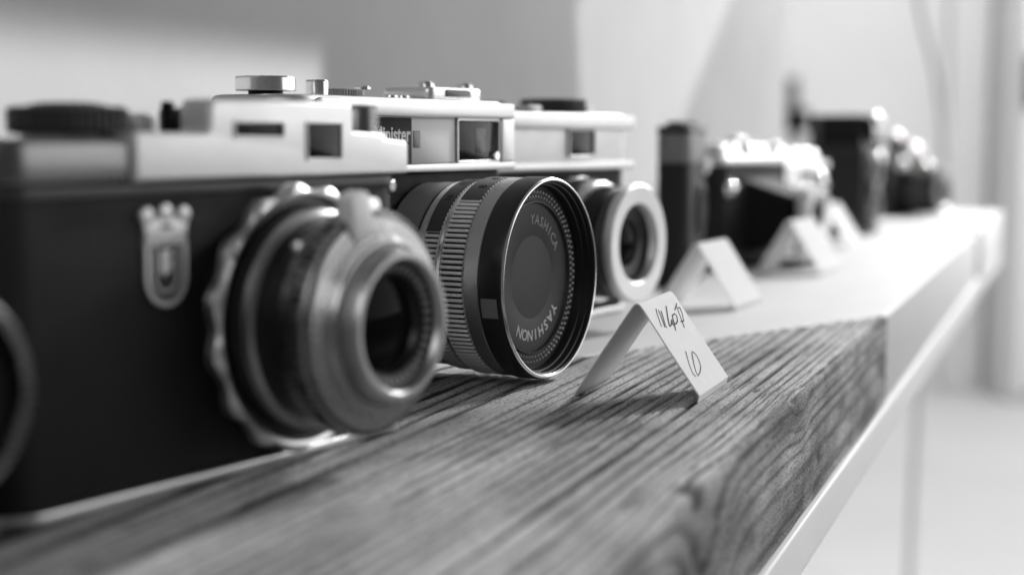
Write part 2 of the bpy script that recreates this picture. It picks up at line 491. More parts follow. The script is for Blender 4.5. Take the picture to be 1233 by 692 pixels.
S_W1 = 852.0
shelf_slab('white_plank', [(S_END0 + 1.0, 0), (S_W1, 0), (S_W1, WIDTH), (S_END0 + 1.0 - CUT * WIDTH, WIDTH)], -THICK, -0.3, 'white',  # white colour stands in for strong sunlight on the continuing plank
           'white plank with sunlight put into its colour, continuing the wooden plank past its slanting end', 'plank')
shelf_slab('white_plank', [(S_W1 + 9, -3), (1205, -3), (1205, WIDTH), (S_W1 + 9, WIDTH)], -THICK, 1.2, 'white',
           'far white painted plank at the shelf end carrying the last black camera', 'plank')
shelf_slab('shelf_board', [(-345, -2), (1222, -2), (1222, WIDTH + 4), (-345, WIDTH + 4)], -54, -THICK - 0.4, 'white',
           'long thin white shelf board lying beneath all the planks', 'shelf')

# ------------------------------------------------------------------ walls and floor
def wall_mesh(name, pts, z0, z1, m, bev=0):
    bm = bmesh.new(); prism_bm(bm, pts, z0, z1, 'xy', bev, 2)
    o = from_bm(name, bm, m, smooth=False); o['kind'] = 'structure'
    return o
def shp(s, t):
    p = shelf(s, t); return (p[0], p[1])
wall_mesh('wall_left', [shp(-900, WIDTH + 5), shp(1225, WIDTH + 5), shp(1225, WIDTH + 95), shp(-900, WIDTH + 95)], -700, 900, 'plaster')
wall_mesh('wall_back', [(-900, 4750), (3600, 4750), (3600, 4850), (-900, 4850)], -700, 2400, 'farwhite')
wall_mesh('floor', [(-900, -700), (3600, -700), (3600, 4850), (-900, 4850)], -760, -701, 'floor')

# ------------------------------------------------------------------ film camera with the crest (nearest)
UA = R(90 - 32.5)
def place(P, th, u, v):
    """world mm of the point u along the body and v outward from the lens mount foot P"""
    return (P[0] + math.sin(th) * u + math.cos(th) * v, P[1] + math.cos(th) * u - math.sin(th) * v, 0)

def lens_glass(parent, c, ax, r, m='glass', bulge=0.12, name='lens_glass'):
    prof = [(ax - 1.0, r)] + [(ax + r * bulge * (1 - (k / 8) ** 2), r * k / 8) for k in range(8, -1, -1)]
    return lathe(name, prof, m, parent, c, 'f', 64)

def crest_camera():
    th = R(32.5)
    t = thing('rangefinder_camera', 'nearest silver topped black leather camera with crown and shield crest on its front', 'camera',
              place((-27.8, 400.5), th, -65.5, -17), R(90) - th)
    prism('base_plate', rrect(131, 38.2, 9), 0.0, 2.4, 'satin', t, bev=0.5)
    prism('leather_body', rrect(129.6, 33.4, 8.6), 2.6, 63.6, 'leather', t, bev=0.3)
    prism('trim_band', rrect(130.2, 34.2, 8.8), 63.6, 66.2, 'darkgrey', t, bev=0.3)
    prism('top_cover', rrect(130.6, 34.4, 9), 66.2, 75.6, 'coversteel', t, bev=1.6)
    # raised finder housing
    xs = [(-30.4, 66.6), (-30.4, 77.0), (-9.2, 77.0), (-8.3, 78.0), (-8.3, 83.0), (-7.0, 84.3), (39.6, 84.3), (41.4, 83.6), (42.0, 82.0), (42.0, 77.4),
          (53.2, 77.0), (54.6, 75.6), (63.4, 75.0), (64.6, 74.0), (64.6, 66.6)]
    h = prism('finder_housing', xs, 9.5, 18.9, 'alu', t, 'xz', 1.1, 4)
    for nm, (x0, x1, z0, z1) in (('rangefinder_window', (-0.6, 15.5, 76.2, 79.2)), ('finder_window', (24.1, 36.7, 70.9, 79.2))):
        w = box(nm, x0, x1, 18.5, 19.05, z0, z1, 'mattblack' if nm[0] == 'r' else 'winglass', h, 0.3)
        frame('window_frame', x0, x1, z0, z1, 0.55, 18.6, 19.35, 'alu', h)
    # knobs on the top
    k = knurl('rewind_knob', 76.6, 82.4, 12.6, 40, 0.7, 'darkgrey', t, (-31.5, 0, 0), 'z', top=True)
    lathe('knob_collar', [(75.5, 10), (76.7, 10), (76.7, 0)], 'satin_dark', k, (-31.5, 0, 0), 'z')
    lathe('knob_disc', [(82.4, 8.2), (82.9, 7.6), (83.3, 5), (83.3, 0)], 'darkgrey', k, (-31.5, 0, 0), 'z')
    lathe('flash_socket', [(75.4, 4.6), (77.4, 4.6), (77.4, 3.8), (80.6, 3.8), (81.2, 3.2), (81.2, 0)], 'alu', t, (-10.8, 0, 0), 'z', 48)
    lathe('dial_pin', [(75.4, 1.5), (83.6, 1.5), (84.0, 1.0), (84.0, 0)], 'mattblack', t, (-4.2, -2, 0), 'z', 32)
    knurl('counter_dial', 75.4, 82.6, 5.4, 30, 0.4, 'darkgrey', t, (3.6, 1, 0), 'z', top=True)
    b = lathe('release_button', [(77, 0), (77, 5.0)] + [(77 + i * 1.2 + d, 5.0 - (1.1 if d > 0.6 else 0)) for i in range(5) for d in (0.1, 0.6, 0.75, 1.1)] + [(83.2, 5.0), (83.8, 4.2), (84.1, 0)],
              'satin_dark', t, (53.0, -12, 0), 'z', 48)
    lathe('button_base', [(75.2, 7.4), (76.6, 7.4), (77.4, 6.2), (77.4, 0)], 'satin', b, (55.4, -9.5, 0), 'z', 48)
    lathe('strap_lug', [(0, 0), (0, 1.6), (0.7, 1.6), (1.0, 1.2), (1.0, 0)], 'satin_dark', t, (61.0, -15.4, 63.4), 'f', 32)
    # crest
    cx = -65.5 + 131 / 2 + 0  # local x of the crest is u + 65.5
    cx = -86.6 + 65.5
    def rel(pts): return [(cx + x, z) for (x, z) in pts]
    W2 = 5.6
    shield = [(-W2, 53.6)] + [(-W2, 47)] + [(W2 * math.cos(a), 46.2 + 5.8 * math.sin(a)) for a in np.linspace(math.pi, 2 * math.pi, 15)] + [(W2, 47), (W2, 53.6)]
    cr = prism('crest', rel(shield), 16.5, 17.3, 'darkgrey', t, 'xz', 0.1, 1)
    bm = bmesh.new()
    fn = lambda a, b_, hh: (cx + a, -(17.2 + hh), b_)
    stroke_bm(bm, shield, 1.1, 0.6, fn)
    inner = [(-3.3, 52.6)] + [(3.3 * math.cos(a), 46.6 + 3.6 * math.sin(a)) for a in np.linspace(math.pi, 2 * math.pi, 11)] + [(3.3, 52.6)]
    stroke_bm(bm, inner, 0.55, 0.4, fn)
    from_bm('shield_rim', bm, 'alu', cr)
    bm = bmesh.new()
    prism_bm(bm, rel([(-6.1, 52.9), (-6.0, 55.6), (-6.8, 58.6), (-3.6, 58.3), (-2.6, 58.9), (0, 58.4), (2.6, 58.9), (3.6, 58.3), (6.8, 58.6), (6.0, 55.6), (6.1, 52.9)]), 16.6, 17.9, 'xz', 0.3, 2)
    for (x, z, r) in ((-5.4, 59.4, 1.9), (0, 59.9, 2.0), (5.4, 59.4, 1.9)):
        prism_bm(bm, [(cx + x + r * math.cos(R(a)), z + r * math.sin(R(a))) for a in range(0, 360, 24)], 16.7, 18.1, 'xz', 0.4, 2)
    from_bm('crown', bm, 'alu', cr)
    prism('crown_band', rel([(-1.7, 56.6), (-1.7, 57.5), (1.7, 57.5), (1.7, 56.6)]), 17.6, 18.2, 'mattblack', cr, 'xz', 0.1, 1)
    bm = bmesh.new()
    prism_bm(bm, rel([(-1.7, 52.0), (-2.0, 47.4), (-0.8, 46.4), (1.1, 47.4), (1.5, 49.2), (0.5, 50.2), (1.4, 51.2), (1.2, 52.0)]), 17.0, 17.9, 'xz', 0.2, 1)
    from_bm('shield_figure', bm, 'alu', cr)
    # lens and shutter
    c = (17.5, -17, 34.0)
    lens = lathe('lens_mount', [(-0.3, 27.5), (3.2, 27.5), (3.6, 27.0), (3.6, 20)], 'black', t, c)
    sc = lambda a, ax, r: (0.9 * math.cos(15 * a) - 0.9) if r > 30 else 0
    lathe('focus_ring', [(3.6, 26), (3.6, 30.6), (4.2, 31.6), (6.6, 31.6), (7.4, 30.9), (7.8, 29.6), (7.4, 28.6), (6.0, 28.0), (6.0, 24)], 'satin', lens, c, segs=192, rfun=sc)
    lathe('distance_scale', [(6.0, 28.0), (6.2, 26.8), (9.4, 26.4), (9.4, 22)], 'black', lens, c)
    lathe('depth_scale', [(9.3, 25.2), (9.6, 25.7), (11.4, 25.4), (12.2, 24.2), (12.2, 20)], 'satin_dark', lens, c)
    lathe('barrel', [(12.0, 22.6), (20.4, 22.6)], 'black', lens, c)
    sh = lathe('shutter_housing', [(19.8, 21.5), (19.8, 25.2), (20.3, 25.8), (22.2, 25.8), (22.4, 25.3), (22.9, 25.3), (23.1, 25.9), (26.4, 25.9), (27.0, 25.6),
                            (27.0, 25.3), (26.6, 25.1), (26.6, 24.5), (27.6, 24.2), (27.9, 23.4), (28.0, 22.6), (28.5, 22.3), (28.7, 20.9), (29.6, 20.5), (29.9, 19.6), (30.6, 19.2), (30.8, 18.6), (30.2, 18.0), (30.2, 16)], 'shutter', lens, c)
    bm = bmesh.new()
    for k in range(26):
        a = R(120 + k * 5.4); w = 0.022 if k % 4 else 0.05
        p = []
        for (ax, da) in ((23.4, -w), (26.0, -w), (26.0, w), (23.4, w)):
            p.append((25.98 * math.cos(a + da), ax, 25.98 * math.sin(a + da)))
        bm.faces.new([bm.verts.new((c[0] + x, c[1] - y, c[2] + z)) for (x, y, z) in p])
    from_bm('aperture_marks', bm, 'ink', sh)
    ring('retaining_ring', 26.5, 27.2, 25.2, 24.2, 'black', sh, c)
    def lever(name, ang, wdt, r0, r1, ax0, ax1, m):
        a = R(ang)
        er = Vector((math.cos(a), 0, math.sin(a))); et = Vector((-math.sin(a), 0, math.cos(a)))
        bm = bmesh.new()
        prism_bm(bm, [(-wdt, r0), (-wdt * 0.8, r1 - 0.8), (-wdt * 0.4, r1), (wdt * 0.5, r1), (wdt * 0.8, r1 - 0.6), (wdt, r0)], ax0, ax1, 'xz', 0.4, 2)
        for v in bm.verts:
            q = et * v.co.x + er * v.co.z; v.co = Vector((c[0] + q.x, c[1] + v.co.y, c[2] + q.z))
        return from_bm(name, bm, m, sh)
    lever('cocking_lever', 106, 3.8, 20.5, 31.0, 24.6, 29.4, 'leverwhite')
    lever('aperture_lever', 138, 1.5, 24, 28.6, 20.6, 22.2, 'satin')
    lever('flash_contact', 82, 3.4, 20, 28.6, 20.6, 23.6, 'satin')
    fr = lathe('front_ring', [(29.0, 18.0), (32.2, 17.2), (34.2, 16.9), (35.0, 16.4), (35.0, 15.2), (34.4, 14.6), (33.0, 14.2)], 'ringsteel', lens, c)
    lathe('name_ring', [(34.2, 14.6), (33.0, 14.2), (31.2, 11.4), (29.8, 11.0), (29.0, 10.4)], 'black', fr, c)
    lens_glass(fr, c, 29.2, 11.0)
    bm = bmesh.new()
    for a in np.arange(0, 360, 9.0):
        if 150 < a < 260 and False: continue
        aa = R(a); w = 0.035
        bm.faces.new([bm.verts.new((c[0] + r * math.cos(aa + d), c[1] - ax, c[2] + r * math.sin(aa + d))) for (r, d, ax) in ((12.2, -w, 31.78), (13.4, -w, 32.6), (13.4, w * (1 if a % 27 else 0.3), 32.6), (12.2, w, 31.78))])
    from_bm('ring_engraving', bm, 'ink_grey', fr)
    return t
crest_camera()

# ------------------------------------------------------------------ camera with the large lens
def meter_camera():
    th = R(29.5)
    P = (-26.7, 495.8)
    t = thing('rangefinder_camera', 'silver camera with large knurled lens and black front rim, behind the crest camera', 'camera', place(P, th, -15, -17), R(90) - th)
    ux = 15.0                                         # local x = u + 15
    prism('base_plate', rrect(125, 35, 12, 10, 6.5), 0, 3, 'satin', t, bev=0.6)
    prism('leather_body', rrect(124, 33.4, 11.5, 10, 6.5), 3, 64.4, 'leather', t, bev=0.3)
    cov = prism('top_cover', rrect(126, 35, 11, 10, 6), 64.4, 88.2, 'alu_soft', t, bev=2.0, steps=4)
    # raised face with lips
    box('face_lip', -46, 67.2, 17, 19.6, 82.2, 87.4, 'alu_soft', cov, 0.9)
    box('face_lip', -46, 67.2, 17, 19.6, 64.8, 67.4, 'alu_soft', cov, 0.7)
    box('face_post', 58.6, 67.2, 17, 19.4, 67.4, 82.2, 'alu_soft', cov, 0.7)
    np_ = box('name_plate', -20, 3.2, 17.2, 18.1, 67.5, 82.0, 'mattblack', cov, 0.2)
    vs, fs = text_mesh('Minister', 6.6, 0.16, 0.92)
    xs = [v[0] for v in vs]; x1 = max(xs)
    bm = bmesh.new(); add_mesh(bm, vs, fs, lambda v: (2.7 - x1 + v[0], -18.14 - v[2], 74.6 + v[1]))
    from_bm('lettering', bm, 'ink_white', np_, False)
    fw = box('frame_window', 3.4, 29.4, 17.2, 18.0, 67.5, 82.0, 'frost', cov, 0.3)
    box('window_mask', 4.2, 8.2, 17.9, 18.2, 72.6, 78.0, 'grey', fw, 0.2)
    vf = box('finder_window', 30.6, 57.8, 17.2, 17.9, 67.9, 81.6, 'winglass', cov, 0.3)
    frame('window_frame', 31.0, 57.4, 68.2, 81.3, 0.9, 17.4, 18.6, 'alu_soft', vf)
    box('painted_reflection', 42.5, 49.5, 17.6, 18.0, 70.5, 79, M['reflection_grey'], vf, 0.2)  # pale patch painting a reflection into the finder glass
    lathe('finder_screw', [(0, 0), (0, 1.6), (0.8, 1.4), (0.8, 0)], 'chrome', vf, (56.0, -18, 69.6), 'f', 24)
    # top controls
    k = lathe('rewind_knob', [(89.3, 0), (89.3, 8.5), (89.6, 8.8), (93.0, 8.8), (93.4, 8.5), (93.5, 7.6), (93.2, 7.2), (93.2, 0)], 'chrome', t, (-46.4, 0, 0), 'z', 80)
    lathe('knob_collar', [(88, 5.0), (89.4, 5.0)], 'mattblack', k, (-46.4, 0, 0), 'z')
    lathe('shutter_button', [(88, 3.5), (92.8, 3.5), (93.3, 3.1), (93.3, 0)], 'chrome', t, (-21.4, 0, 0), 'z', 64)
    k = knurl('advance_dial', 88.2, 90.9, 6.0, 44, 0.4, 'satin_dark', t, (-7.0, 0, 0), 'z', top=True)
    lathe('dial_button', [(90.9, 2.6), (91.6, 2.6), (91.9, 2.2), (91.9, 0)], 'chrome', k, (-1.6, -3, 0), 'z', 40)
    for x in (14, 21): lathe('top_screw', [(88.1, 2.6), (89.4, 2.4), (89.8, 1.6), (89.8, 0)], 'chrome', t, (x, -3, 0), 'z', 32)
    sh = prism('accessory_shoe', rrect(38, 18, 2, 4, 62 - 2, 0), 88.0, 90.2, 'alu_soft', t, bev=0.6) if False else prism('accessory_shoe', rrect(34, 20, 3, 4, 46, 1), 88.0, 92.6, 'satin', t, bev=1.4)
    box('shoe_slot', 38, 54, 9.0, 9.4, 89.4, 92.0, 'darkgrey', sh, 0.1)
    for x in (33.5, 58.5): lathe('shoe_rail', [(92, 3.2), (93.6, 3.0), (94.4, 2.2), (94.6, 0)], 'chrome', sh, (x, -4, 0), 'z', 32)
    # the lens
    c = (ux, -17, 32.5)
    L = lathe('lens_barrel', [(-0.3, 27.8), (38, 27.8)], 'black', t, c)
    knurl('rear_ring', 0.5, 6.5, 29.2, 110, 0.5, 'darkgrey', L, c, ri=27)
    ring('scale_ring', 6.6, 12.2, 29.2, 27, 'darkgrey', L, c)
    ring('chrome_ring', 12.3, 15.0, 29.6, 27, 'satin', L, c, ch=0.6)
    ka = knurl('aperture_ring', 15.1, 20.8, 30.2, 116, 0.8, 'knurled', L, c, ri=27)
    ring('groove_sleeve', 15.7, 20.2, 29.7, 27, 'mattblack', ka, c, ch=0.1)
    ring('spacer_ring', 20.8, 22.6, 29.8, 27, 'chrome', L, c, ch=0.4)
    kn = knurl('focus_ring', 22.7, 31.2, 31.0, 116, 0.95, 'knurled', L, c, ri=27)
    ring('groove_sleeve', 23.3, 30.6, 30.42, 27, 'mattblack', kn, c, ch=0.1)
    ring('satin_ring', 31.3, 36.6, 31.0, 27, 'ringsteel', L, c, ch=0.35)
    # dark scale windows on top of the rings
    def curved_plate(name, a0, a1, ax0, ax1, r, m, parent):
        bm = bmesh.new(); bm_lathe(bm, [(ax0, r - 0.8), (ax0, r), (ax1, r), (ax1, r - 0.8)], c, 'f', 24, R(a0), R(a1))
        return from_bm(name, bm, m, parent, recalc=False)
    def curved_text(name, items, r, size, m, parent):
        bm = bmesh.new()
        for (body, ang, ax) in items:
            vs, fs = text_mesh(body, size, 0.02)
            xs = [v[0] for v in vs]; mx = (min(xs) + max(xs)) / 2
            def fn(v):
                a = R(ang) - (v[0] - mx) / r; rr = r + v[2] + 0.03
                return (c[0] + rr * math.cos(a), c[1] - (ax - v[1]), c[2] + rr * math.sin(a))
            add_mesh(bm, vs, fs, fn)
        return from_bm(name, bm, m, parent, False)
    p1 = curved_plate('scale_plate', 78, 128, 23.4, 30.4, 31.06, 'darkgrey', kn)
    curved_text('scale_numbers', [('2', 86, 29.0), ('4', 100, 29.0), ('8', 114, 29.0)], 31.06, 4.2, 'ink', p1)
    p2 = curved_plate('scale_plate', 84, 150, 15.6, 20.4, 30.26, 'darkgrey', L)
    curved_text('scale_numbers', [('5', 92, 19.2), ('11', 106, 19.2), ('16', 124, 19.2)], 30.26, 3.2, 'ink', p2)
    p3 = curved_plate('scale_plate', 96, 156, 1.0, 11.6, 29.26, 'grey', L)
    # black front rim
    rim = lathe('front_rim', [(36.6, 27), (36.6, 31.0), (36.9, 31.35), (43.6, 31.35), (44.6, 31.0), (45.0, 30.5), (45.0, 30.1), (44.6, 29.7), (43.4, 29.7),
                              (43.2, 29.3), (41.2, 29.2), (41.0, 28.8), (38.4, 28.6), (38.2, 27.0)], 'black', L, c, segs=160)
    lathe('rim_edge', [(44.55, 31.08), (45.05, 30.62), (45.12, 30.4), (45.05, 30.2), (44.8, 30.1)], 'chrome', rim, c, segs=160)
    curved_plate('index_mark', 187, 198, 37.6, 43.0, 31.42, 'grey', rim)
    dial = lathe('front_dial', [(38.5, 28.2), (38.3, 24.0), (38.3, 23.6), (37.8, 23.4), (37.8, 13.0), (37.7, 12.8), (37.7, 11.6)], M_DIAL, rim, c, segs=128)
    lens_glass(dial, c, 37.76, 12.9, 'dimglass', bulge=0.003)
    ring('meter_trim', 38.2, 38.8, 23.9, 23.4, 'darkgrey', rim, c, ch=0.1)
    bm = bmesh.new()
    for (r, n, rb, off) in ((26.6, 84, 0.62, 0), (25.1, 84, 0.55, 0.5)):
        for k in range(n):
            a = 2 * math.pi * (k + off) / n
            ctr = Vector((c[0] + r * math.cos(a), c[1] - 38.35, c[2] + r * math.sin(a)))
            bmesh.ops.create_icosphere(bm, subdivisions=1, radius=rb, matrix=Matrix.Translation(ctr))
    o = from_bm('meter_beads', bm, 'bead', rim); o['kind'] = 'stuff'
    bm = bmesh.new()
    ring_text(bm, 'YASHICA', 16.6, 94, 26, c, 37.82, 4.4, 0.04)
    from_bm('lettering', bm, 'ink_grey', dial, False)
    bm = bmesh.new()
    ring_text(bm, 'YASHINON', 16.6, -32, -122, c, 37.82, 4.8, 0.08)
    from_bm('lettering', bm, 'ink_white', dial, False)
    return t
M['reflection_grey'] = mat('finder_reflection', 0.08, 0.3, 0.0, 0.3, var=0.8, vscale=260)  # mottled tone of the reflection painted in the finder window
M_DIAL = mat('dial_black', 0.036, 0.5, 0.0, 0.4, var=0.15, vscale=300)
M['bead'] = mat('bead_glass', 0.42, 0.15, 0.0, 0.8)
M['dimglass'] = M_DIAL
meter_camera()

# ------------------------------------------------------------------ further 35 mm cameras
def compact_camera(name, label, P, th, W, D, H, cover_z, x_off, lens, top_m='alu_soft', body_m='leather', lens_m='satin', finder=None, knobs=(), cat='camera', prism_hump=None):
    """lens: dict(z, rings=[(a0,a1,r,mat)], front=(r, r_in, a), glass=r)"""
    t = thing(name, label, cat, place(P, th, x_off, -D / 2), R(90) - th)
    prism('base_plate', rrect(W, D + 0.6, D * 0.34), 0, 2.6, top_m, t, bev=0.6)
    prism('leather_body', rrect(W - 1, D - 1, D * 0.33), 2.6, cover_z, body_m, t, bev=0.3)
    cov = prism('top_cover', rrect(W, D + 0.4, D * 0.33), cover_z, H, top_m, t, bev=1.8, steps=4)
    if finder:
        f0, f1, g0, g1 = finder
        hw = W / 2 - 2
        box('face_lip', -hw + 12, hw, D / 2 - 0.2, D / 2 + 2.4, H - 6.6, H - 0.8, top_m, cov, 0.9)
        box('face_lip', -hw + 12, hw, D / 2 - 0.2, D / 2 + 2.4, cover_z + 0.3, cover_z + 3.6, top_m, cov, 0.9)
        w = box('finder_window', f0, f1, D / 2, D / 2 + 0.9, g0, g1, 'winglass', cov, 0.3)
        frame('window_frame', f0, f1, g0, g1, 0.8, D / 2, D / 2 + 1.5, top_m, w)
    if prism_hump:
        x0, x1, z1 = prism_hump
        prism('prism_housing', [(x0, H - 1), (x0 + 5, z1 - 3), (x0 + 9, z1), (x1 - 9, z1), (x1 - 5, z1 - 3), (x1, H - 1)], -D / 2 + 3, D / 2, top_m, t, 'xz', 1.2, 3)
    for (kn, x, r, h, m) in knobs:
        k = knurl(kn, H + 0.4, H + h, r, max(24, int(r * 4)), 0.4, m, t, (x, 0, 0), 'z', top=True)
        lathe('knob_collar', [(H - 0.3, r * 0.6), (H + 0.6, r * 0.6)], 'mattblack', k, (x, 0, 0), 'z', 40)
    c = (-x_off, -D / 2, lens['z'])
    r0 = lens['rings'][0][2]
    L = lathe('lens_barrel', [(-0.3, r0 * 0.86), (lens['front'][2] - 2, lens['front'][0] * 0.8)], 'black', t, c)
    for (a0, a1, r, m, teeth) in lens['rings']:
        if teeth: knurl('grip_ring', a0, a1, r, teeth, 0.5, m, L, c, ri=r * 0.8)
        else: ring('lens_ring', a0, a1, r, r * 0.8, m, L, c, ch=0.4)
    fr, fi, fa = lens['front']
    f = lathe('front_ring', [(fa - 4, fr * 0.8), (fa - 3.8, fr - 0.4), (fa - 3, fr), (fa - 0.8, fr), (fa, fr - 0.8), (fa - 0.3, fi + 0.6), (fa - 0.9, fi), (fa - 6, fi * 0.93)], lens_m, L, c)
    lathe('name_ring', [(fa - 3, fi - 0.05), (fa - 5, fi * 0.9), (fa - 6, lens['glass'] * 0.98)], lens.get('inner', 'black'), f, c)
    lens_glass(f, c, fa - 6.2, lens['glass'], bulge=0.2)
    return t

# third camera, broad white front ring on its lens
P3 = (21.3, 627.8)
compact_camera('compact_camera', 'silver topped camera whose lens ends in a broad pale metal ring, third in the row', P3, R(33), 130, 34, 85.8, 62.0, -7,
    dict(z=34, rings=[(0, 8, 26, 'black', 0), (8, 14, 25, 'darkgrey', 80), (14, 18, 24.2, 'satin', 0), (18, 26, 22.5, 'black', 70), (26, 31, 21.5, 'darkgrey', 0)],
         front=(23.6, 15.6, 35), glass=9.5), lens_m='frontmetal' if False else 'alu', finder=(9.5, 29.5, 68.4, 78.7),
    knobs=[('rewind_knob', -30, 11, 4, 'darkgrey'), ('advance_dial', 26, 14, 6.0, 'darkgrey'), ('release_button', 48, 5.2, 3.4, 'chrome'), ('shutter_dial', 2, 8, 3.0, 'chrome')])

# neighbour whose lens reaches into the picture at the lower left
compact_camera('compact_camera', 'camera at the left picture border of which only a chrome lens rim shows', (-141.5, 285.5), R(32.5), 84, 28, 70, 54, -17,
    dict(z=32, rings=[(0, 14, 22, 'black', 0), (14, 30, 20, 'darkgrey', 60), (30, 44, 18.6, 'black', 0), (44, 51, 18.2, 'darkgrey', 60)], front=(18.8, 16.6, 55), glass=14), lens_m='shutter',
    knobs=[('rewind_knob', -20, 10, 5, 'chrome')])

def dome(parent, x, y, z, r, name='glint_dome'):  # mirror dome added for the blurred glint it gives
    return lathe(name, [(z - 0.4, r), (z + r * 0.25, r)] + [(z + r * 0.25 + r * 0.8 * math.sin(R(a)), r * math.cos(R(a))) for a in range(10, 90, 10)] + [(z + r * 1.05, 0)], 'mirror', parent, (x, y, 0), 'z', 40)
def stud(parent, x, fwd, z, r, name='glint_stud'):  # mirror stud, likewise added only to catch a glint
    return lathe(name, [(fwd - 0.4, r)] + [(fwd + r * 0.8 * math.sin(R(a)), r * math.cos(R(a))) for a in range(0, 90, 10)] + [(fwd + r * 0.8, 0)], 'mirror', parent, (x, 0, z), 'f', 40)
def at_ground(px, Y): return ((px - 616.5) / 1850.0 * Y * 0.9955, Y)

# folded black camera standing behind the second card
def folded_camera():
    th = R(14)
    t = thing('folding_camera', 'tall narrow black camera with a grey metal strip near its top', 'camera', (89, 806, 0), R(90) - th)
    prism('leather_body', rrect(70, 17, 7), 2.2, 63, 'leather', t, bev=0.4)
    prism('base_plate', rrect(71, 17.6, 7.2), 0, 2.2, 'darkgrey', t, bev=0.5)
    prism('metal_band', rrect(70.4, 17.4, 7.2), 63, 77.5, 'grey', t, bev=0.5)
    prism('top_cover', rrect(71, 18, 7.4), 77.5, 81.5, 'black', t, bev=1.0)
    lathe('lens_mount', [(8.4, 15), (11, 14.4), (11.4, 12), (10.6, 8), (10.6, 0)], 'black', t, (4, 0, 38), 'f', 64)
    lathe('release_button', [(0, 0), (0, 2.4), (2.0, 2.2), (2.6, 0)], 'chrome', t, (30, -8.4, 62), 'f', 32)
    stud(t, 33, 7, 60, 5.0)
    for x in (-24, 20): lathe('winding_key', [(81.3, 5), (83.6, 4.8), (84, 0)], 'darkgrey', t, (x, 0, 0), 'z', 40)
    return t
folded_camera()

# bellows camera
def bellows_camera():
    th = R(34)
    t = thing('folding_camera', 'black camera with open bellows and bright metal fittings on top', 'camera', (137, 922, 0), R(90) - th)
    prism('leather_body', rrect(96, 22, 9), 0.0, 60, 'leather', t, bev=0.8)
    cov = prism('top_cover', rrect(97, 22.6, 9), 60, 65, 'satin', t, bev=1.2)
    for (x, r, h) in ((-36, 8, 6), (-14, 5, 4), (6, 7, 5), (24, 4, 4), (38, 8, 7)):
        k = knurl('winding_knob', 65.2, 65 + h, r, 28, 0.4, 'chrome', t, (x, 0, 0), 'z', top=True)
        lathe('knob_collar', [(64.6, r * 0.6), (65.4, r * 0.6)], 'chrome', k, (x, 0, 0), 'z', 32)
    bm = bmesh.new()
    lay = []
    for k in range(11):
        s = 0.86 - 0.46 * k / 12; o = 1.6 if k % 2 else 0
        lay.append([bm.verts.new((8 + x, -11 - k * 2.4, 30 + z)) for (x, z) in rrect(58 * s - o, 50 * s - o, 3, 3)])
    for A, B in zip(lay, lay[1:]):
        for i in range(len(A)): bm.faces.new((A[i], A[(i + 1) % len(A)], B[(i + 1) % len(A)], B[i]))
    from_bm('bellows', bm, 'mattblack', t, False)
    st = box('lens_standard', -9, 25, 39, 42, 3, 47, 'satin_dark', t, 1)
    lathe('shutter_ring', [(41.6, 16), (46, 15.6), (47, 14), (46.2, 9.5)], 'satin', st, (8, 0, 30), 'f', 64)
    lens_glass(st, (8, 0, 30), 45, 9.5)
    box('bed', -14, 30, 11, 46, 0.2, 2.6, 'black', t, 0.6)
    for (x, r) in ((-34, 6.5), (-20, 6), (2, 6.5), (18, 6), (40, 7)): dome(t, x, -2, 66, r)
    stud(t, -36, 10, 46, 6); stud(t, 8, 46, 50, 6); stud(t, 27, 40, 12, 6.5)
    fb = prism('frame_finder', rrect(12, 8, 2, 3, -2, 2), 65, 76, 'satin', t, bev=1)
    lathe('finder_lens', [(0, 0), (0, 2.6), (1, 2.2), (1.4, 0)], 'glass', fb, (-2, -1.8, 71), 'f', 24)
    return t
bellows_camera()

cc = compact_camera('compact_camera', 'small bright chrome camera between the bellows camera and the tall black one', at_ground(958, 1040), R(33), 104, 30, 60, 40, 6,
    dict(z=24, rings=[(0, 8, 19, 'satin', 0), (8, 15, 18, 'black', 50)], front=(17, 12, 20), glass=9), top_m='satin', lens_m='satin', finder=(8, 22, 45, 52),
    knobs=[('rewind_knob', -34, 9, 6, 'chrome'), ('release_button', 6, 4, 4, 'chrome'), ('shutter_dial', 22, 7, 4, 'chrome'), ('advance_dial', 40, 8, 6, 'chrome')])

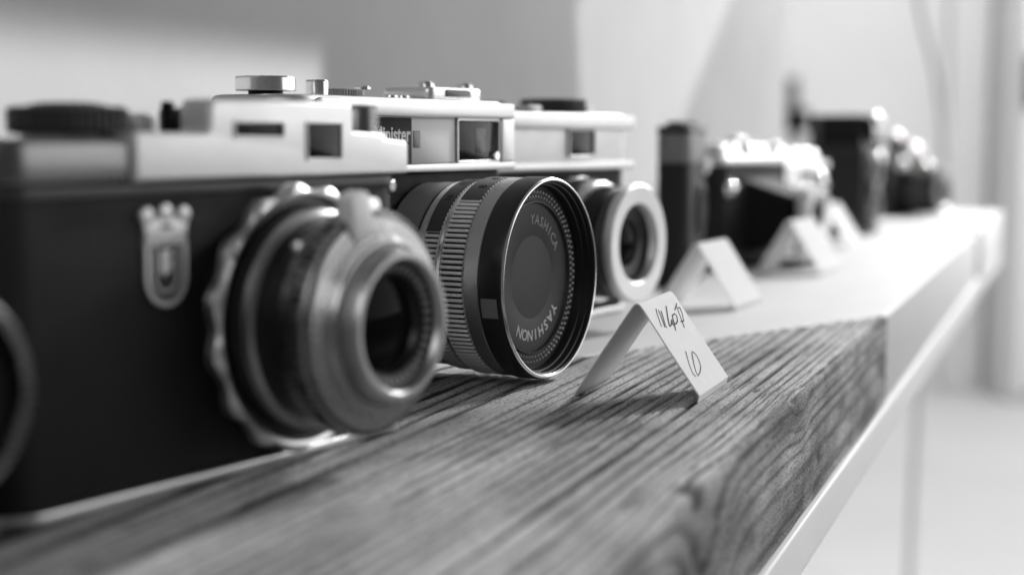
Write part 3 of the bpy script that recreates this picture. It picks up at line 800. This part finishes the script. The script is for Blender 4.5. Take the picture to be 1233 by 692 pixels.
for (x, r) in ((-22, 7), (-6, 6.5), (12, 7), (30, 7.5), (47, 6)): dome(cc, x, -4, 61, r)
stud(cc, 40, 14, 46, 6.5); stud(cc, -40, 14, 20, 6)
def reflex_camera():
    th = R(26)
    t = thing('box_camera', 'tall black box camera with its hood raised, behind the chrome camera', 'camera', (262, 1216, 0), R(90) - th)
    prism('leather_body', rrect(58, 44, 5), 2, 66, 'leather', t, bev=0.5)
    prism('base_plate', rrect(58.6, 44.6, 5), 0, 2, 'darkgrey', t, bev=0.4)
    prism('top_cover', rrect(58.6, 44.6, 5), 66, 70, 'black', t, bev=0.8)
    prism('hood_panel', [(-24, 69), (-24, 93), (24, 93), (24, 69)], -21, -19.4, 'mattblack', t, 'xz', 0.3, 1)
    for x0, x1 in ((20, 21.5), (-21.5, -20)):
        prism('hood_panel', [(x0, -19), (x1, -19), (x1, 14), (x0, 14)], 69.5, 93, 'mattblack', t, 'xy', 0.3, 1)
    for z, r in ((50, 13), (22, 14)):
        f = lathe('lens_ring', [(21.8, r), (27, r), (27.6, r - 0.8), (26.8, r - 3)], 'satin_dark', t, (0, 0, z), 'f', 64)
        lens_glass(f, (0, 0, z), 25.5, r - 3, bulge=0.2)
    k = knurl('focus_knob', 21, 28, 8, 32, 0.5, 'chrome', t, (0, 0, 0), 'f')
    k.location = (29 * MM - 24 * MM, 0, 46 * MM); k.rotation_euler = (0, 0, R(90))
    stud(t, 22, 19, 88, 8); dome(t, 25, -8, 70, 7); stud(t, 24, 21, 58, 7)
    lathe('magnifier', [(0, 0), (0, 3), (1, 3), (1.6, 0)], 'chrome', t, (22, -8, 92), 'f', 32)
    return t
reflex_camera()

rc = compact_camera('reflex_camera', 'black camera with bright knobs standing last at the far end of the shelf', at_ground(1092, 1455), R(33), 122, 34, 60, 46, 8,
    dict(z=26, rings=[(0, 10, 24, 'black', 0), (10, 22, 23, 'darkgrey', 60), (22, 34, 22, 'black', 0)], front=(22, 17, 38), glass=13), top_m='black', lens_m='satin_dark',
    finder=None, knobs=[('rewind_knob', -40, 9, 7, 'chrome'), ('shutter_dial', 34, 9, 6, 'chrome'), ('advance_dial', 50, 7, 6, 'chrome')], prism_hump=(-30, 14, 74))

for (x, r) in ((-6, 8), (26, 9), (46, 9)): dome(rc, x, -5, 61 if x > 20 else 73, r)
stud(rc, 56, 15, 44, 9); stud(rc, -20, 16, 50, 7)

# ------------------------------------------------------------------ price cards
def card(label, P, ridge, base, height, rot=0.0, writing=False, thick=0.38, lean=0.0):
    """tent card, ridge along the shelf; P world mm of the middle of the foot"""
    th = TH + rot
    t = thing('price_card', label, 'card', (P[0], P[1], 0.15), -th, 'folded price cards on the planks')
    b = base / 2
    prof = [(-b, 0), (-b * 0.52, height * 0.50), (-1.2 + lean, height - 0.9), (-0.5 + lean, height - 0.2), (0.3 + lean, height), (1.1 + lean, height - 0.35), (2.0 + lean, height - 1.4), (b * 0.53, height * 0.52), (b - 0.2, 2.1)]
    # outer and inner line of the folded paper
    nrm = []
    for i, p in enumerate(prof):
        a = prof[max(0, i - 1)]; c_ = prof[min(len(prof) - 1, i + 1)]
        d = Vector((c_[0] - a[0], c_[1] - a[1])).normalized(); nrm.append((-d.y, d.x))
    inn = [(p[0] - n[0] * thick, p[1] - n[1] * thick) for p, n in zip(prof, nrm)]
    bm = bmesh.new()
    half = ridge / 2
    loop = prof + inn[::-1]
    ny = 5
    rows = []
    for j in range(ny + 1):
        y = -half + ridge * j / ny
        sag = 0.25 * math.sin(j * 1.9)
        rows.append([bm.verts.new((x + (sag * 0.3 if 0 < k < len(prof) - 1 else 0), y, z)) for k, (x, z) in enumerate(loop)])
    n = len(loop)
    for A, B in zip(rows, rows[1:]):
        for i in range(n):
            j = (i + 1) % n; bm.faces.new((A[i], A[j], B[j], B[i]))
    m = len(prof)
    for Rw in (rows[0], rows[-1]):
        for i in range(m - 1): bm.faces.new((Rw[i], Rw[i + 1], Rw[n - 2 - i], Rw[n - 1 - i]))
    sheet = from_bm('folded_sheet', bm, 'paper', t, True, 40)
    prism('foot_flap', [(b - 0.25, 2.05), (b - 0.55, 2.0), (b - 1.0, 0.0), (b - 0.7, 0.0)], -half, half, 'paper', t, 'xz', 0.0, 1)
    if writing:
        # pen strokes traced on the sloping face: a along the ridge from the near end, d down the slope
        def conv(p):
            x, y = p[0] - 60, p[1] - 140
            return ((x * 15.1 - 13 * y) / 117.0, (6.05 * y + 1.97 * x) / 117.0)
        p0 = Vector(prof[6]); p1 = Vector(prof[8]); pm = Vector(prof[7])
        slope = (p1 - p0).length
        sc = slope / 31.5
        def fn(a, d, h):
            dd = max(0.0, d - 1.5) * sc
            L1 = (pm - p0).length
            q = p0 + (pm - p0).normalized() * dd if dd < L1 else pm + (p1 - pm).normalized() * (dd - L1)
            e = (pm - p0).normalized() if dd < L1 else (p1 - pm).normalized()
            nn = Vector((-e.y, e.x)); nn = nn if nn.y > 0 else -nn
            q = q + nn * (0.10 + h)
            return (q.x, -half + a * ridge / 38.0, q.y)
        W = [[(168, 165), (176, 190), (190, 220), (212, 262)], [(186, 172), (205, 205), (222, 240), (234, 266)], [(205, 176), (222, 214), (240, 262), (250, 268)],
             [(240, 148), (250, 190), (262, 240), (272, 264)], [(256, 222), (270, 262), (282, 256), (284, 226)], [(284, 226), (292, 252), (300, 258)],
             [(286, 200), (300, 240), (316, 286)], [(288, 204), (304, 192), (320, 204), (328, 232), (318, 250), (304, 248)], [(318, 134), (312, 152), (305, 172)],
             [(316, 148), (334, 184), (356, 224), (380, 272)], [(330, 160), (344, 158), (362, 192), (374, 236), (352, 238)]]
        N = [[(390, 402), (402, 440), (420, 485), (440, 522), (462, 538)], [(437, 405), (462, 420), (486, 452), (502, 490), (494, 520), (478, 538), (462, 512), (448, 470), (436, 412)]]
        for nm, S, w in (('handwritten_name', W, 0.42), ('handwritten_price', N, 0.30)):
            bm = bmesh.new()
            for s in S: stroke_bm(bm, [conv(p) for p in s], w, 0.05, fn)
            from_bm(nm, bm, 'ink', sheet, False)
    return t

card('white folded price card with handwriting, standing on the wooden plank before the large lens', (42.5, 459.5), 38, 38.5, 28.0, writing=True)
card('blank looking white folded card just beyond the wooden plank end', (90, 696), 40, 38, 29, 0.11)
card('white folded card standing before the bellows camera and chrome camera', (163, 868), 44, 38, 30, 0.13)
card('small farthest white folded card in front of the tall black box camera', (226, 1092), 36, 38, 29, 0.16)

# ------------------------------------------------------------------ things at the back of the room
def solid(name, pts, z0, z1, m, label, cat, bev=4):
    bm = bmesh.new(); prism_bm(bm, pts, z0, z1, 'xy', bev, 2)
    return tag(from_bm(name, bm, m), label, cat)
def rect(x0, x1, y0, y1): return [(x0, y0), (x1, y0), (x1, y1), (x0, y1)]

cup = thing('cupboard', 'grey tall cupboard at the far right wall with a dark handle', 'cupboard', (1790, 4600, -700), 0)
bm = bmesh.new(); prism_bm(bm, rect(-330, 330, -130, 140), 2, 2000, 'xy', 6, 2); from_bm('carcass', bm, 'fargrey', cup)
for x in (-164, 164):
    bm = bmesh.new(); prism_bm(bm, rect(x - 156, x + 156, -152, -131), 40, 1960, 'xy', 5, 2); dr = from_bm('door', bm, 'fargrey', cup)
    bm = bmesh.new(); prism_bm(bm, rect(x - 150 * (1 if x < 0 else -1) - 0 if x < 0 else x - 150, (x - 150 if x < 0 else x - 150) + 46, -190, -154), 860, 1010, 'xy', 6, 2); from_bm('handle', bm, 'mattblack', dr)
solid('post', rect(1330, 1440, 4690, 4748), -700, 2300, 'farwhite', 'broad white post standing beside the grey cupboard', 'post')
lan = thing('wall_lamp', 'small dark wall lamp with a thin stem on the far wall', 'lamp', (870, 4715, 90), 0)
bm = bmesh.new(); prism_bm(bm, rrect(70, 60, 20), 0, 70, 'xy', 10, 3); from_bm('lamp_body', bm, 'mattblack', lan)
bm = bmesh.new(); prism_bm(bm, rect(-30, 4, -4, 30), 72, 165, 'xy', 3, 2); from_bm('stem', bm, 'grey', lan)
# hanging cable
def tube(name, pts, r, m):
    cu = bpy.data.curves.new(name, 'CURVE'); cu.dimensions = '3D'; cu.bevel_depth = r * MM; cu.bevel_resolution = 3
    sp = cu.splines.new('BEZIER'); sp.bezier_points.add(len(pts) - 1)
    for b_, p in zip(sp.bezier_points, pts):
        b_.co = [q * MM for q in p]; b_.handle_left_type = b_.handle_right_type = 'AUTO'
    ob = bpy.data.objects.new('tmp', cu); col.objects.link(ob)
    dg = bpy.context.evaluated_depsgraph_get(); me = bpy.data.meshes.new_from_object(ob.evaluated_get(dg))
    bpy.data.objects.remove(ob); bpy.data.curves.remove(cu); me.name = name
    return link(name, me, m)
tag(tube('cable', [(640, 2500, 900), (650, 2500, 320), (690, 2500, 150), (705, 2500, -40), (672, 2500, -350), (660, 2500, -697)], 6.5, 'cablegrey'),
    'grey cable hanging down in the bright room beyond the shelf end', 'cable')

# ------------------------------------------------------------------ sunbeams through the panes of the window
def beam(name, s0, s1, z_top, z_bot, rad, lean=0.0, spread=0.7, out=1.15, upz=1.25, along=0.35):
    """a sunlit patch on the side wall: s0..s1 along it, z_bot..z_top high, sides leaning by `lean` along per unit of height; rad = irradiance"""
    nW = Vector((-TD[0], -TD[1], 0)); sd = Vector((SD[0], SD[1], 0)); up = Vector((0, 0, 1))
    p = shelf((s0 + s1) / 2, WIDTH + 5); tgt = Vector((p[0], p[1], (z_top + z_bot) / 2)) * MM
    d = (nW * out + up * upz + sd * along).normalized()          # towards the light
    loc = tgt + d * 1.7
    if lean:
        e = (up + sd * lean); ey = (e - d * e.dot(d)).normalized(); ex = ey.cross(d).normalized()
        eh = e * (z_top - z_bot) * MM; hgt = (eh - d * eh.dot(d)).length
        w = abs((sd - d * sd.dot(d)).dot(ex)) * (s1 - s0) * MM
    else:
        ex = (sd - d * sd.dot(d)).normalized(); ey = d.cross(ex).normalized()
        w = (sd - d * sd.dot(d)).length * (s1 - s0) * MM
        hgt = abs((up - d * up.dot(d)).dot(ey)) * (z_top - z_bot) * MM
    L = bpy.data.lights.new(name, 'AREA'); L.shape = 'RECTANGLE'; L.size = w; L.size_y = hgt
    L.spread = R(spread); L.energy = rad * w * hgt
    L.cycles.use_multiple_importance_sampling = False
    o = bpy.data.objects.new(name, L); col.objects.link(o)
    m = Matrix((ex, ey, d)).transposed().to_4x4(); m.translation = loc; o.matrix_world = m
    return o
beam('sunbeam_near', -190, 140, 107, 20, 6.0)
beam('sunbeam_far', 540, 930, 330, 50, 3.5, lean=1.6)
